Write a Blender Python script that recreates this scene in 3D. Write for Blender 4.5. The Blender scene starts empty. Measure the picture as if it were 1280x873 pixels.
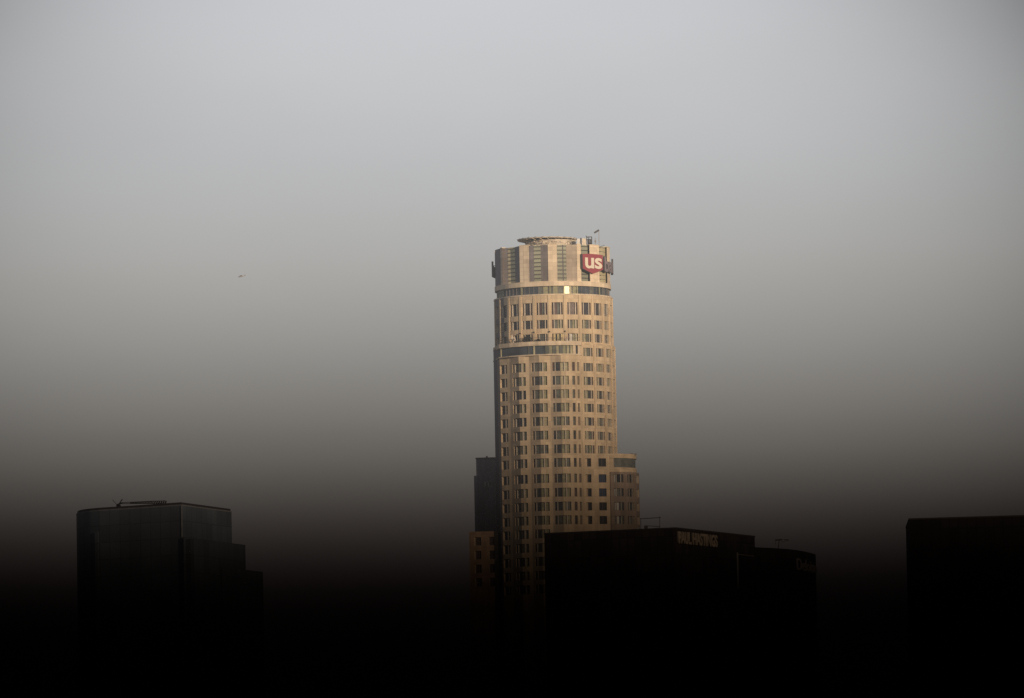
import bpy, bmesh, math, random
from mathutils import Vector, Matrix
random.seed(11)
R = math.radians
scene = bpy.context.scene
col = scene.collection
CAMZ = 63.0
PX = 2500.0 / 10667.0            # metres per photo pixel at the tower

# ------------------------------------------------------------------ camera
cam_d = bpy.data.cameras.new('camera')
cam = bpy.data.objects.new('camera', cam_d)
col.objects.link(cam)
cam_d.sensor_width = 36.0
cam_d.lens = 300.0
cam_d.clip_start = 1.0
cam_d.clip_end = 90000.0
PITCH, ROLL = 4.8, 1.1
CM = Matrix.Rotation(R(90 + PITCH), 3, 'X') @ Matrix.Rotation(R(-ROLL), 3, 'Z')
cam.matrix_world = Matrix.Translation((0, 0, CAMZ)) @ CM.to_4x4()
scene.camera = cam

def at(px, py, Y):
    """point at depth Y seen at photo pixel (1280x873)"""
    d = CM @ Vector(((px - 640) / 10667.0, -(py - 436.5) / 10667.0, -1.0))
    t = Y / d.y
    return Vector((d.x * t, Y, CAMZ + d.z * t))

# ------------------------------------------------------------------ tagging
def tag(o, label=None, cat=None, group=None, kind=None):
    if label: o['label'] = label
    if cat: o['category'] = cat
    if group: o['group'] = group
    if kind: o['kind'] = kind
    return o

def empty(name, loc=(0, 0, 0), rz=0.0):
    o = bpy.data.objects.new(name, None)
    o.empty_display_size = 1.0
    o.location = loc
    o.rotation_euler = (0, 0, rz)
    col.objects.link(o)
    return o

def kids(o):
    return [c for c in bpy.data.objects if c.parent == o]

def copy_tree(o, parent=None):
    c = o.copy()
    col.objects.link(c)
    c.parent = parent
    for ch in kids(o):
        copy_tree(ch, c)
    return c

# ------------------------------------------------------------------ mesh builder
class MB:
    def __init__(self):
        self.v, self.f, self.m, self.uv, self.mats = [], [], [], [], []
    def mi(self, mat):
        if mat not in self.mats:
            self.mats.append(mat)
        return self.mats.index(mat)
    def poly(self, pts, mat, uvs=None):
        b = len(self.v)
        self.v += [tuple(p) for p in pts]
        self.f.append(tuple(range(b, b + len(pts))))
        self.m.append(self.mi(mat))
        self.uv.append(uvs or [(p[0] + p[1], p[2]) for p in pts])
    def box(self, c, s, mat, rz=0.0, rot=None):
        hx, hy, hz = s[0] / 2, s[1] / 2, s[2] / 2
        M = rot if rot is not None else Matrix.Rotation(rz, 3, 'Z')
        c = Vector(c)
        P = [c + M @ Vector((x * hx, y * hy, z * hz)) for z in (-1, 1) for y in (-1, 1) for x in (-1, 1)]
        for q in ((0, 2, 3, 1), (4, 5, 7, 6), (0, 1, 5, 4), (2, 6, 7, 3), (0, 4, 6, 2), (1, 3, 7, 5)):
            self.poly([P[i] for i in q], mat)
    def bar(self, a, b, w, mat, w2=None):
        a, b = Vector(a), Vector(b)
        d = b - a
        q = d.to_track_quat('Z', 'Y').to_matrix()
        self.box((a + b) / 2, (w, w2 or w, d.length), mat, rot=q)
    def prism(self, pts, z0, z1, mat, top=None, closed=True):
        """pts counter-clockwise seen from above; z1 may be a list per point"""
        n = len(pts)
        zt = z1 if isinstance(z1, (list, tuple)) else [z1] * n
        u = 0
        for i in range(n):
            a, b = pts[i], pts[(i + 1) % n]
            L = math.hypot(b[0] - a[0], b[1] - a[1])
            self.poly([(a[0], a[1], z0), (b[0], b[1], z0), (b[0], b[1], zt[(i + 1) % n]), (a[0], a[1], zt[i])], mat,
                      [(u, z0), (u + L, z0), (u + L, zt[(i + 1) % n]), (u, zt[i])])
            u += L
        self.poly([(p[0], p[1], zt[i]) for i, p in enumerate(pts)], top or mat)
        self.poly([(p[0], p[1], z0) for p in reversed(pts)], top or mat)
    def ring(self, pts, z0, z1, inset, mat, closed=True):
        """band following a closed outline (list), wall thickness inset towards the centroid"""
        n = len(pts)
        cx = sum(p[0] for p in pts) / n
        cy = sum(p[1] for p in pts) / n
        inn = []
        for p in pts:
            d = math.hypot(p[0] - cx, p[1] - cy)
            k = (d - inset) / d
            inn.append((cx + (p[0] - cx) * k, cy + (p[1] - cy) * k))
        u = 0
        for i in range(n):
            a, b, c, d = pts[i], pts[(i + 1) % n], inn[(i + 1) % n], inn[i]
            L = math.hypot(b[0] - a[0], b[1] - a[1])
            self.poly([(*a, z0), (*b, z0), (*b, z1), (*a, z1)], mat, [(u, z0), (u + L, z0), (u + L, z1), (u, z1)])
            self.poly([(*a, z1), (*b, z1), (*c, z1), (*d, z1)], mat)
            self.poly([(*d, z0), (*c, z0), (*b, z0), (*a, z0)], mat)
            self.poly([(*c, z0), (*d, z0), (*d, z1), (*c, z1)], mat)
            u += L
    def cyl(self, c, r, z0, z1, mat, n=24, r2=None):
        r2 = r if r2 is None else r2
        a = [(c[0] + r * math.cos(2 * math.pi * i / n), c[1] + r * math.sin(2 * math.pi * i / n), z0) for i in range(n)]
        b = [(c[0] + r2 * math.cos(2 * math.pi * i / n), c[1] + r2 * math.sin(2 * math.pi * i / n), z1) for i in range(n)]
        for i in range(n):
            j = (i + 1) % n
            self.poly([a[i], a[j], b[j], b[i]], mat)
        self.poly(b, mat)
        self.poly(list(reversed(a)), mat)
    def build(self, name, parent=None, smooth=False):
        me = bpy.data.meshes.new(name)
        me.from_pydata(self.v, [], self.f)
        for m in self.mats:
            me.materials.append(m)
        me.polygons.foreach_set('material_index', self.m)
        uvl = me.uv_layers.new(name='uv')
        flat = [c for f in self.uv for p in f for c in p]
        uvl.data.foreach_set('uv', flat)
        if smooth:
            me.polygons.foreach_set('use_smooth', [True] * len(self.f))
        me.update()
        o = bpy.data.objects.new(name, me)
        col.objects.link(o)
        if parent:
            o.parent = parent
        return o

# ------------------------------------------------------------------ materials
def new_mat(name):
    m = bpy.data.materials.new(name)
    m.use_nodes = True
    nt = m.node_tree
    return m, nt, nt.nodes, nt.links, nt.nodes['Principled BSDF']

def stone(name, c, joint=0.72, bw=1.5, bh=1.15, var=0.12, rough=0.75, streak=0.12):
    m, nt, N, L, B = new_mat(name)
    uv = N.new('ShaderNodeUVMap'); uv.uv_map = 'uv'
    br = N.new('ShaderNodeTexBrick')
    br.offset = 0.0
    br.inputs['Scale'].default_value = 1.0
    br.inputs['Brick Width'].default_value = bw
    br.inputs['Row Height'].default_value = bh
    br.inputs['Mortar Size'].default_value = 0.035
    br.inputs['Mortar Smooth'].default_value = 0.2
    br.inputs['Color1'].default_value = (*[k * (1 + var) for k in c], 1)
    br.inputs['Color2'].default_value = (*[k * (1 - var) for k in c], 1)
    br.inputs['Mortar'].default_value = (*[k * joint for k in c], 1)
    L.new(uv.outputs[0], br.inputs['Vector'])
    mp = N.new('ShaderNodeMapping'); mp.inputs['Scale'].default_value = (0.7, 0.06, 1)
    L.new(uv.outputs[0], mp.inputs[0])
    ns = N.new('ShaderNodeTexNoise'); ns.inputs['Scale'].default_value = 1.0; ns.inputs['Detail'].default_value = 4
    L.new(mp.outputs[0], ns.inputs['Vector'])
    geo = N.new('ShaderNodeNewGeometry')
    n2 = N.new('ShaderNodeTexNoise'); n2.inputs['Scale'].default_value = 0.18; n2.inputs['Detail'].default_value = 3
    L.new(geo.outputs['Position'], n2.inputs['Vector'])
    r1 = N.new('ShaderNodeMapRange'); r1.inputs[3].default_value = 1 - streak; r1.inputs[4].default_value = 1 + streak
    r1.inputs[1].default_value = .3; r1.inputs[2].default_value = .7
    L.new(ns.outputs[0], r1.inputs[0])
    r2 = N.new('ShaderNodeMapRange'); r2.inputs[3].default_value = 0.88; r2.inputs[4].default_value = 1.1
    r2.inputs[1].default_value = .3; r2.inputs[2].default_value = .7
    L.new(n2.outputs[0], r2.inputs[0])
    mu = N.new('ShaderNodeMath'); mu.operation = 'MULTIPLY'
    L.new(r1.outputs[0], mu.inputs[0]); L.new(r2.outputs[0], mu.inputs[1])
    vm = N.new('ShaderNodeVectorMath'); vm.operation = 'SCALE'
    L.new(br.outputs['Color'], vm.inputs[0]); L.new(mu.outputs[0], vm.inputs['Scale'])
    L.new(vm.outputs[0], B.inputs['Base Color'])
    B.inputs['Roughness'].default_value = rough
    B.inputs['Specular IOR Level'].default_value = 0.25
    return m

def plain(name, c, rough=0.5, metal=0.0, emit=None, es=0.0, nv=0.15, ns=0.6, spec=0.5):
    m, nt, N, L, B = new_mat(name)
    geo = N.new('ShaderNodeNewGeometry')
    n2 = N.new('ShaderNodeTexNoise'); n2.inputs['Scale'].default_value = ns; n2.inputs['Detail'].default_value = 3
    L.new(geo.outputs['Position'], n2.inputs['Vector'])
    r2 = N.new('ShaderNodeMapRange'); r2.inputs[3].default_value = 1 - nv; r2.inputs[4].default_value = 1 + nv
    r2.inputs[1].default_value = .3; r2.inputs[2].default_value = .7
    L.new(n2.outputs[0], r2.inputs[0])
    vm = N.new('ShaderNodeVectorMath'); vm.operation = 'SCALE'
    vm.inputs[0].default_value = c
    L.new(r2.outputs[0], vm.inputs['Scale'])
    L.new(vm.outputs[0], B.inputs['Base Color'])
    B.inputs['Roughness'].default_value = rough
    B.inputs['Metallic'].default_value = metal
    B.inputs['Specular IOR Level'].default_value = spec
    if emit:
        B.inputs['Emission Color'].default_value = (*emit, 1)
        B.inputs['Emission Strength'].default_value = es
    return m

def curtain(name, c, bw, bh, line=0.6, var=0.2, rough=0.35, spec=0.5):
    m, nt, N, L, B = new_mat(name)
    uv = N.new('ShaderNodeUVMap'); uv.uv_map = 'uv'
    br = N.new('ShaderNodeTexBrick')
    br.offset = 0.0
    br.inputs['Scale'].default_value = 1.0
    br.inputs['Brick Width'].default_value = bw
    br.inputs['Row Height'].default_value = bh
    br.inputs['Mortar Size'].default_value = 0.09
    br.inputs['Color1'].default_value = (*[k * (1 + var) for k in c], 1)
    br.inputs['Color2'].default_value = (*[k * (1 - var) for k in c], 1)
    br.inputs['Mortar'].default_value = (*[k * line for k in c], 1)
    L.new(uv.outputs[0], br.inputs['Vector'])
    geo = N.new('ShaderNodeNewGeometry')
    n2 = N.new('ShaderNodeTexNoise'); n2.inputs['Scale'].default_value = 0.07; n2.inputs['Detail'].default_value = 2
    L.new(geo.outputs['Position'], n2.inputs['Vector'])
    r2 = N.new('ShaderNodeMapRange'); r2.inputs[3].default_value = 0.75; r2.inputs[4].default_value = 1.25
    r2.inputs[1].default_value = .3; r2.inputs[2].default_value = .7
    L.new(n2.outputs[0], r2.inputs[0])
    vm = N.new('ShaderNodeVectorMath'); vm.operation = 'SCALE'
    L.new(br.outputs['Color'], vm.inputs[0]); L.new(r2.outputs[0], vm.inputs['Scale'])
    L.new(vm.outputs[0], B.inputs['Base Color'])
    B.inputs['Roughness'].default_value = rough
    B.inputs['Specular IOR Level'].default_value = spec
    return m

M = {}
M['stone'] = stone('cream_granite', (0.64, 0.53, 0.40))
M['stone_low'] = stone('tan_granite', (0.585, 0.46, 0.315), bw=1.6, bh=2.0, joint=0.8)
M['stone_shadow'] = stone('shadow_toned_granite', (0.29, 0.225, 0.18), bw=1.6, bh=2.0, joint=0.8)  # cast shadow on the rounded corner put into the stone colour
M['stone_dim'] = stone('shaded_panel_granite', (0.285, 0.245, 0.23))  # shade of the crown recesses put into the stone colour
M['stone_mid'] = stone('mid_granite', (0.40, 0.335, 0.27))
M['dark_panel'] = stone('dark_shaded_panel', (0.15, 0.14, 0.155), rough=0.5)  # dark glass and panels, crown shade mixed into the colour
M['glass_green'] = curtain('crown_green_glass', (0.27, 0.28, 0.22), 30.0, 1.16, line=0.3, var=0.05, rough=0.55, spec=0.2)
M['glass_cream'] = curtain('crown_cream_panel', (0.47, 0.42, 0.27), 30.0, 1.16, line=0.45, var=0.05, rough=0.5)
M['pane_dark'] = plain('pane_dark', (0.05, 0.056, 0.066), rough=0.3, ns=0.9, nv=0.4, spec=.35)
M['pane_red'] = plain('pane_dark_red', (0.095, 0.062, 0.06), rough=0.5, ns=0.9, nv=0.4)
M['pane_mid'] = plain('pane_mid', (0.13, 0.14, 0.13), rough=0.55, ns=0.8, nv=0.3, spec=.2)
M['pane_green'] = plain('pane_green_blind', (0.27, 0.265, 0.175), rough=0.6, ns=0.8, nv=0.25, spec=.2)
M['pane_pale'] = plain('pane_pale_blind', (0.40, 0.37, 0.25), rough=0.6, ns=0.8, nv=0.2, spec=.2)
M['pane_lit'] = plain('pane_glowing', (0.7, 0.6, 0.3), rough=0.3, emit=(1.0, 0.86, 0.45), es=0.75)
M['pane_void'] = plain('pane_unlit', (0.03, 0.032, 0.036), rough=0.6, spec=.05)
M['pane_blue'] = plain('pane_blue', (0.03, 0.05, 0.11), rough=0.5, spec=.1)
M['frame_cream'] = plain('window_post_cream', (0.50, 0.44, 0.37), rough=0.6)
M['frame_red'] = plain('window_frame_brown', (0.13, 0.09, 0.08), rough=0.6)
M['band_dark'] = plain('band_glass_dark', (0.055, 0.068, 0.085), rough=0.15, ns=0.25, nv=0.5)
M['metal_grey'] = plain('roof_metal', (0.22, 0.20, 0.19), rough=0.6)
M['metal_dark'] = plain('dark_metal', (0.05, 0.045, 0.05), rough=0.6)
M['concrete'] = plain('roof_concrete', (0.42, 0.37, 0.31), rough=0.85, nv=0.3)
M['pipe'] = plain('lit_pipe', (0.60, 0.52, 0.42), rough=0.6, nv=0.25, ns=1.5)
M['white'] = plain('cream_white_letters', (0.66, 0.60, 0.50), rough=0.5, nv=0.03)
M['red'] = plain('red_sign_face', (0.27, 0.042, 0.058), rough=0.5, nv=0.06)
M['sign_side'] = plain('sign_side_grey', (0.09, 0.085, 0.085), rough=0.6)
M['navy'] = plain('navy_letters', (0.20, 0.165, 0.19), rough=0.5)
M['dark_glass'] = curtain('left_block_glass', (0.118, 0.148, 0.185), 3.0, 4.0, line=0.65, var=0.14)
M['dark_glass2'] = curtain('stepped_block_glass', (0.10, 0.125, 0.155), 3.0, 4.0, line=0.65, var=0.14)
M['black_granite'] = curtain('black_granite', (0.042, 0.032, 0.03), 1.8, 4.0, line=0.5, var=0.3, rough=0.5, spec=0.15)
M['fin_glass'] = curtain('dark_fin_glass', (0.07, 0.082, 0.10), 3.0, 4.0)
M['black_glass'] = curtain('black_glass_block', (0.03, 0.026, 0.027), 1.8, 4.0, line=0.7, var=0.15, rough=0.5, spec=0.12)
M['shadow_block'] = curtain('grey_blue_cladding', (0.28, 0.28, 0.31), 1.5, 4.1, line=0.75, var=0.12, rough=0.4)
M['trim_light'] = plain('light_trim', (0.25, 0.26, 0.28), rough=0.5)
M['trim_pale'] = plain('pale_trim', (0.6, 0.58, 0.56), rough=0.5)
M['gold'] = plain('pale_gold_letters', (0.46, 0.39, 0.31), rough=0.45, nv=0.2)
M['letter_grey'] = plain('grey_letters', (0.27, 0.25, 0.26), rough=0.5)
M['leaf'] = plain('shrub_leaves', (0.035, 0.04, 0.03), rough=0.8, nv=0.5, ns=4)
M['plane'] = plain('aircraft_paint', (0.27, 0.275, 0.28), rough=0.6)
M['asphalt'] = plain('city_ground', (0.05, 0.048, 0.046), rough=0.95, ns=0.02)

# ------------------------------------------------------------------ path helpers
def nrm(v):
    l = math.hypot(*v)
    return (v[0] / l, v[1] / l)

class Path:
    """open outline, left to right as seen from the camera (outside is towards -y)"""
    def __init__(self, pts):
        self.p = pts
        self.u = [0.0]
        for a, b in zip(pts, pts[1:]):
            self.u.append(self.u[-1] + math.hypot(b[0] - a[0], b[1] - a[1]))
        seg = []
        for a, b in zip(pts, pts[1:]):
            d = nrm((b[0] - a[0], b[1] - a[1]))
            seg.append((d[1], -d[0]))              # outward
        self.n = []
        for i in range(len(pts)):
            if i == 0: m, k = seg[0], 1
            elif i == len(pts) - 1: m, k = seg[-1], 1
            else:
                m = nrm((seg[i - 1][0] + seg[i][0], seg[i - 1][1] + seg[i][1]))
                k = 1 / max(0.4, m[0] * seg[i][0] + m[1] * seg[i][1])
            self.n.append((m[0] * k, m[1] * k))
        self.L = self.u[-1]
    def pos(self, u, inset=0.0):
        u = min(max(u, 0), self.L)
        for i in range(len(self.p) - 1):
            if u <= self.u[i + 1] + 1e-9:
                break
        t = (u - self.u[i]) / (self.u[i + 1] - self.u[i])
        a = [self.p[i][k] - self.n[i][k] * inset for k in (0, 1)]
        b = [self.p[i + 1][k] - self.n[i + 1][k] * inset for k in (0, 1)]
        return (a[0] + (b[0] - a[0]) * t, a[1] + (b[1] - a[1]) * t)
    def ux(self, x):
        """arc position at which the outline has this x (first hit)"""
        for i in range(len(self.p) - 1):
            a, b = self.p[i][0], self.p[i + 1][0]
            if (a - x) * (b - x) <= 0 and a != b:
                return self.u[i] + (self.u[i + 1] - self.u[i]) * (x - a) / (b - a)
        return 0.0
    def cuts(self, u0, u1):
        return [u0] + [u for u in self.u if u0 + 1e-4 < u < u1 - 1e-4] + [u1]

def quad(mb, P, ua, ia, ub, ib, z0, z1, mat, flip=False):
    a, b = P.pos(ua, ia), P.pos(ub, ib)
    pts = [(*a, z0), (*b, z0), (*b, z1), (*a, z1)]
    uv = [(ua, z0), (ub, z0), (ub, z1), (ua, z1)]
    mb.poly(pts, mat, uv)

def hquad(mb, P, ua, ub, i0, i1, z, mat):
    a, b, c, d = P.pos(ua, i0), P.pos(ub, i0), P.pos(ub, i1), P.pos(ua, i1)
    mb.poly([(*a, z), (*b, z), (*c, z), (*d, z)], mat)

def wall(mb, P, z0, z1, wins, mat, matf=None):
    us = sorted(set([round(u, 4) for u in P.u] + [round(w['u0'], 4) for w in wins] + [round(w['u1'], 4) for w in wins]))
    zs = sorted(set([z0, z1] + [w[k] for w in wins for k in ('z0', 'z1') if z0 < w[k] < z1]))
    for i in range(len(us) - 1):
        if us[i + 1] - us[i] < 1e-3: continue
        uc = (us[i] + us[i + 1]) / 2
        run = None
        for j in range(len(zs) - 1):
            zc = (zs[j] + zs[j + 1]) / 2
            hole = any(w['u0'] < uc < w['u1'] and w['z0'] < zc < w['z1'] for w in wins)
            if hole: continue
            quad(mb, P, us[i], 0, us[i + 1], 0, zs[j], zs[j + 1], matf(uc, zc) if matf else mat)

def win_frame(mb, P, w, mat, dep=0.55):
    z0, z1 = w['z0'], w['z1']
    c = P.cuts(w['u0'], w['u1'])
    for a, b in zip(c, c[1:]):
        hquad(mb, P, a, b, 0, dep, z0, mat)
        hquad(mb, P, a, b, 0, dep, z1, mat)
    for u in (w['u0'], w['u1']):
        quad(mb, P, u, 0, u, dep, z0, z1, mat)
    W = w['u1'] - w['u0']
    for (f, hw, i0, pm) in w.get('posts', []):
        uc = w['u0'] + f * W
        a, b = uc - hw, uc + hw
        for s, t in zip(P.cuts(a, b), P.cuts(a, b)[1:]):
            quad(mb, P, s, i0, t, i0, z0, z1, pm)
        quad(mb, P, a, i0, a, dep, z0, z1, pm)
        quad(mb, P, b, i0, b, dep, z0, z1, pm)
    fm = w.get('fm', M['frame_red'])
    for (za, zb) in ((z0, z0 + 0.09), (z1 - 0.09, z1)):      # sash rails
        for a, b in zip(c, c[1:]):
            quad(mb, P, a, dep - 0.06, b, dep - 0.06, za, zb, fm)

def win_pane(mb, P, w, dep=0.55):
    W = w['u1'] - w['u0']
    for (f0, f1, m) in w['subs']:
        a, b = w['u0'] + f0 * W, w['u0'] + f1 * W
        c = P.cuts(a, b)
        for s, t in zip(c, c[1:]):
            quad(mb, P, s, dep, t, dep, w['z0'], w['z1'], m)

# ------------------------------------------------------------------ world frame of the tower
TX = at(690.5, 330, 2500).x
def cx(py): return 690.5 + (py - 330) * 0.0192
def zt(py):                                   # height of a feature on the tower's front
    return at(cx(py), py, 2483).z
def ang(deg, r):                              # 0 = towards the camera, + = to the right
    return (r * math.sin(R(deg)), -r * math.cos(R(deg)))

tower = tag(empty('office_tower', (TX, 2500, 0)),
            'tall cream granite round skyscraper with dark stepped shoulders, by far the tallest building', 'tower')
windows = []                                   # (path, window, frame material)

def circle(r, n=72, a0=-180):
    return [ang(a0 + 360 * i / n, r) for i in range(n)]

# ---- crown
def xz(x, r):                                  # crown measurements -> angle
    return math.degrees(math.asin(max(-1, min(1, ((x - 645) / 7.11 * PX) / r))))
S, G = M['stone'], M['glass_green']
strips = [  # dark and mid strips carry recess shade in their colour
    (135, 17.0, 183, 17.0, M['dark_panel']), (183, 17.0, 200, 17.0, S),
    (201, 16.6, 250, 15.9, M['stone_dim']), (250, 15.9, 312, 15.5, M['glass_cream']), (312, 15.5, 352, 16.95, M['dark_panel']),
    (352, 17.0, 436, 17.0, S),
    (437, 15.9, 480, 15.5, M['dark_panel']), (480, 15.5, 540, 15.4, G), (540, 15.4, 604, 16.9, M['stone_dim']),
    (604, 17.0, 685, 17.0, S),
    (687, 15.7, 731, 15.6, G), (731, 15.6, 741, 15.6, M['metal_dark']), (741, 15.6, 766, 15.6, G), (766, 15.6, 860, 16.9, M['stone_mid']),
    (860, 17.0, 897, 17.0, S),
    (899, 16.0, 965, 16.0, G), (965, 16.0, 974, 16.1, M['metal_dark']),
    (974, 17.0, 1060, 17.0, S), (1062, 16.4, 1128, 16.4, M['glass_cream']), (1130, 17.0, 1158, 17.0, S)]
zc0, zc1 = zt(352.5), zt(305.8)
plan = []
for (xa, ra, xb, rb, m) in strips:
    plan.append((xz(xa, ra), ra, xz(xb, rb), rb, m))
a = plan[-1][2]
end = plan[0][0] + 360
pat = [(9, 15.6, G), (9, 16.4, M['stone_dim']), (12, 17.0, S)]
k = 0
while a < end - 6:
    w_, r_, m_ = pat[k % 3]
    b = min(a + w_, end)
    plan.append((a, r_, b, r_, m_))
    a = b; k += 1
prev = None
wallc = MB()
for (aa, ra, ab, rb, m) in plan:
    glass = m in (G, M['glass_cream'])
    tgt = MB() if glass else wallc
    nseg = max(1, int((ab - aa) / 5))
    for i in range(nseg):
        t0, t1 = i / nseg, (i + 1) / nseg
        p = ang(aa + (ab - aa) * t0, ra + (rb - ra) * t0)
        q = ang(aa + (ab - aa) * t1, ra + (rb - ra) * t1)
        u0, u1 = R(aa + (ab - aa) * t0) * 17, R(aa + (ab - aa) * t1) * 17
        tgt.poly([(*p, zc0), (*q, zc0), (*q, zc1), (*p, zc1)], m, [(u0, zc0), (u1, zc0), (u1, zc1), (u0, zc1)])
    if glass:
        go = tgt.build('crown_glazing', tower)
        if abs(aa) < 100:
            z = zc0 + 1.15
            while z < zc1 - 0.2:
                p, q = ang(aa, ra + .04), ang(ab, rb + .04)
                d = Vector((q[0] - p[0], q[1] - p[1], 0))
                gb = MB()
                gb.box(((p[0] + q[0]) / 2, (p[1] + q[1]) / 2, z), (d.length, 0.12, 0.13), M['metal_dark'], rz=math.atan2(d.y, d.x))
                gb.build('glazing_bar', go)
                z += 1.17
    if prev:
        p0 = ang(*prev[:2]); p1 = ang(aa, ra)
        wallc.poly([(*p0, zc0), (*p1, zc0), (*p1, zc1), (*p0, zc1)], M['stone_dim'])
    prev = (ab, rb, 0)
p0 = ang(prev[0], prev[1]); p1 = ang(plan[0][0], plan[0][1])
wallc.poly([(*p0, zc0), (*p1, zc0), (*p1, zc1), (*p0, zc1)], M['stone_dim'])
wallc.build('crown', tower)
# roof slab of the crown and coping
rf = MB()
rf.cyl((0, 0), 15.3, zc1 - 0.9, zc1 - 0.5, M['concrete'], 48)
rf.build('roof', tower)
for (aa, ra, ab, rb, m) in plan:
    if m is not S: continue
    cop = MB()
    n = max(1, int((ab - aa) / 4))
    pts = [ang(aa + (ab - aa) * i / n, 17.08) for i in range(n + 1)] + [ang(ab - (ab - aa) * i / n, 15.9) for i in range(n + 1)]
    cop.prism(pts, zc1 - 0.001, zc1 + 0.22, M['stone'])
    cop.build('coping', tower)

# ring below the crown
z_a, z_b, z_c = zt(352.5), zt(357.6), zt(369.0)
mb = MB()
P = circle(17.12)
mb.ring(P, z_b, z_a + 0.25, 1.9, M['stone'])
mb.build('cornice', tower)
# glass band floor
mb = MB()
pts = circle(16.55)
for i in range(72):
    am = -180 + 5 * (i + .5)
    if -14 < am < 24: m = M['pane_mid'] if i % 2 else M['pane_green']
    elif am > 24: m = M['band_dark'] if i % 4 else M['pane_mid']
    else: m = M['band_dark']
    if am < -62: m = M['glass_green']
    a, b = pts[i], pts[(i + 1) % 72]
    mb.poly([(*a, z_c), (*b, z_c), (*b, z_b), (*a, z_b)], m, [(i, z_c), (i + 1, z_c), (i + 1, z_b), (i, z_b)])
mb.build('glass_band', tower)
mb = MB()
for x in (365, 617, 857, 1055):
    a = xz(x, 16.7)
    p = ang(a, 16.72)
    mb = MB(); mb.box((*p, (z_b + z_c) / 2), (0.42, 0.3, z_b - z_c), M['pane_green'], rz=R(a)); mb.build('mullion', tower)
for i in range(-80, 95, 5):
    p = ang(i, 16.6)
    mb = MB(); mb.box((*p, (z_b + z_c) / 2), (0.09, 0.16, z_b - z_c), M['metal_grey'], rz=R(i)); mb.build('mullion', tower)
mb = MB()
a0, a1 = xz(744, 16.6), xz(806, 16.6)
aL = [a0 + (a1 - a0) * i / 3 for i in range(4)]
for i in range(3):
    p, q = ang(aL[i], 16.66), ang(aL[i + 1], 16.66)
    mb.poly([(*p, z_c + .1), (*q, z_c + .1), (*q, z_b - .1), (*p, z_b - .1)], M['pane_lit'] if i < 2 else M['pane_pale'])
mb.build('lit_window', tower)

# ---- drum with the bays
def drum_subs(i, row):
    a = i * 15 + 3.5
    dk = M['pane_dark'] if random.random() < .55 else M['pane_mid']
    if row == 0:
        mid = M['pane_dark'] if random.random() < .6 else M['pane_red']
        return [(0, .17, M['pane_red']), (.17, .5, mid), (.5, .82, mid if random.random() < .6 else M['pane_mid']), (.82, 1, M['pane_red'])]
    if row >= 3 or a > 20:
        l = random.choice([M['pane_green'], M['pane_pale'], M['pane_mid'], M['pane_green']])
        r = random.choice([M['pane_dark'], M['pane_mid'], M['pane_mid'], M['pane_dark'], M['pane_green']])
        return [(0, .17, l), (.17, .5, l), (.5, .82, r), (.82, 1, M['pane_red'] if random.random() < .5 else r)]
    m = M['pane_green'] if a > 0 and random.random() < .5 else dk
    return [(0, .17, M['pane_red']), (.17, .5, dk), (.5, .82, m), (.82, 1, m)]

rows_c = [(378.3, 393.6), (400.0, 410.8), (417.3, 427.6)]
rows_d = [(435.0, 445.6)]
tops = [454.2, 471.4, 488.3, 505.2, 522.2, 539.5, 557.0, 574.0, 593.6, 611.2, 628.6, 645.7, 662.6, 679.8, 697.0, 714.3, 731.5]
rows_l = [(t, t + 10.2) for t in tops]

def drum_windows(Pth, rad, rows, arange, first):
    out = []
    for ri, (ya, yb) in enumerate(rows):
        for i in range(*arange):
            a = 3.5 + 15 * i
            u0 = R(a - 5.3 - A0) * rad * Pth.k
            u1 = R(a + 5.3 - A0) * rad * Pth.k
            w = dict(u0=u0, u1=u1, z0=zt(yb), z1=zt(ya), subs=drum_subs(i, ri + first),
                     posts=[(.2, .13, .12, M['frame_cream']), (.80, .13, .12, M['frame_cream']), (.5, .05, .45, M['frame_red'])],
                     cosv=math.cos(R(a)))
            out.append(w)
    return out

A0 = -101.5
def arc_path(rad, a0, a1, step=3.75):
    n = int(round((a1 - a0) / step))
    P = Path([ang(a0 + (a1 - a0) * i / n, rad) for i in range(n + 1)])
    P.k = P.L / (R(a1 - a0) * rad)
    return P

PC = arc_path(17.4, A0, 258.5)
wc = drum_windows(PC, 17.4, rows_c, (-5, 8), 0)
zC0 = zt(430.0)
mb = MB()
def toned(u, z):
    # slim bays alternate between two granite tones
    return M['stone_low'] if int(u / 2.28) % 2 else M['stone_facet_shade']
M['stone_facet_shade'] = stone('tan_granite_facet_shade', (0.465, 0.375, 0.275), bw=1.6, bh=2.0, joint=0.8)  # darker copy of the tan granite, facet shade put into its colour
M['stone_low2'] = stone('tan_granite_paler', (0.61, 0.485, 0.335), bw=1.6, bh=2.0, joint=0.8)
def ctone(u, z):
    if u < 13.2: return M['dark_panel']
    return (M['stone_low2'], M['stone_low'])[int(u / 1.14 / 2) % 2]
wall(mb, PC, zC0, zt(369.0), wc, None, ctone)
mb.build('upper_drum_wall', tower)
for w in wc: windows.append((PC, w))
mb = MB()
mb.ring(circle(17.5), zt(369.0), zt(369.0) + 0.35, 1.2, M['stone'])
mb.build('ledge', tower)
# piers standing slightly proud between the bays
mb = MB()
for i in range(-6, 9):
    a = 3.5 + 15 * i + 7.5
    p = ang(a, 17.46)
    mb.box((*p, (zt(369.3) + zC0) / 2), (0.75, 0.22, zt(369.3) - zC0), M['stone_low2'], rz=R(a)); mb.build('pier', tower); mb = MB()

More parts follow.
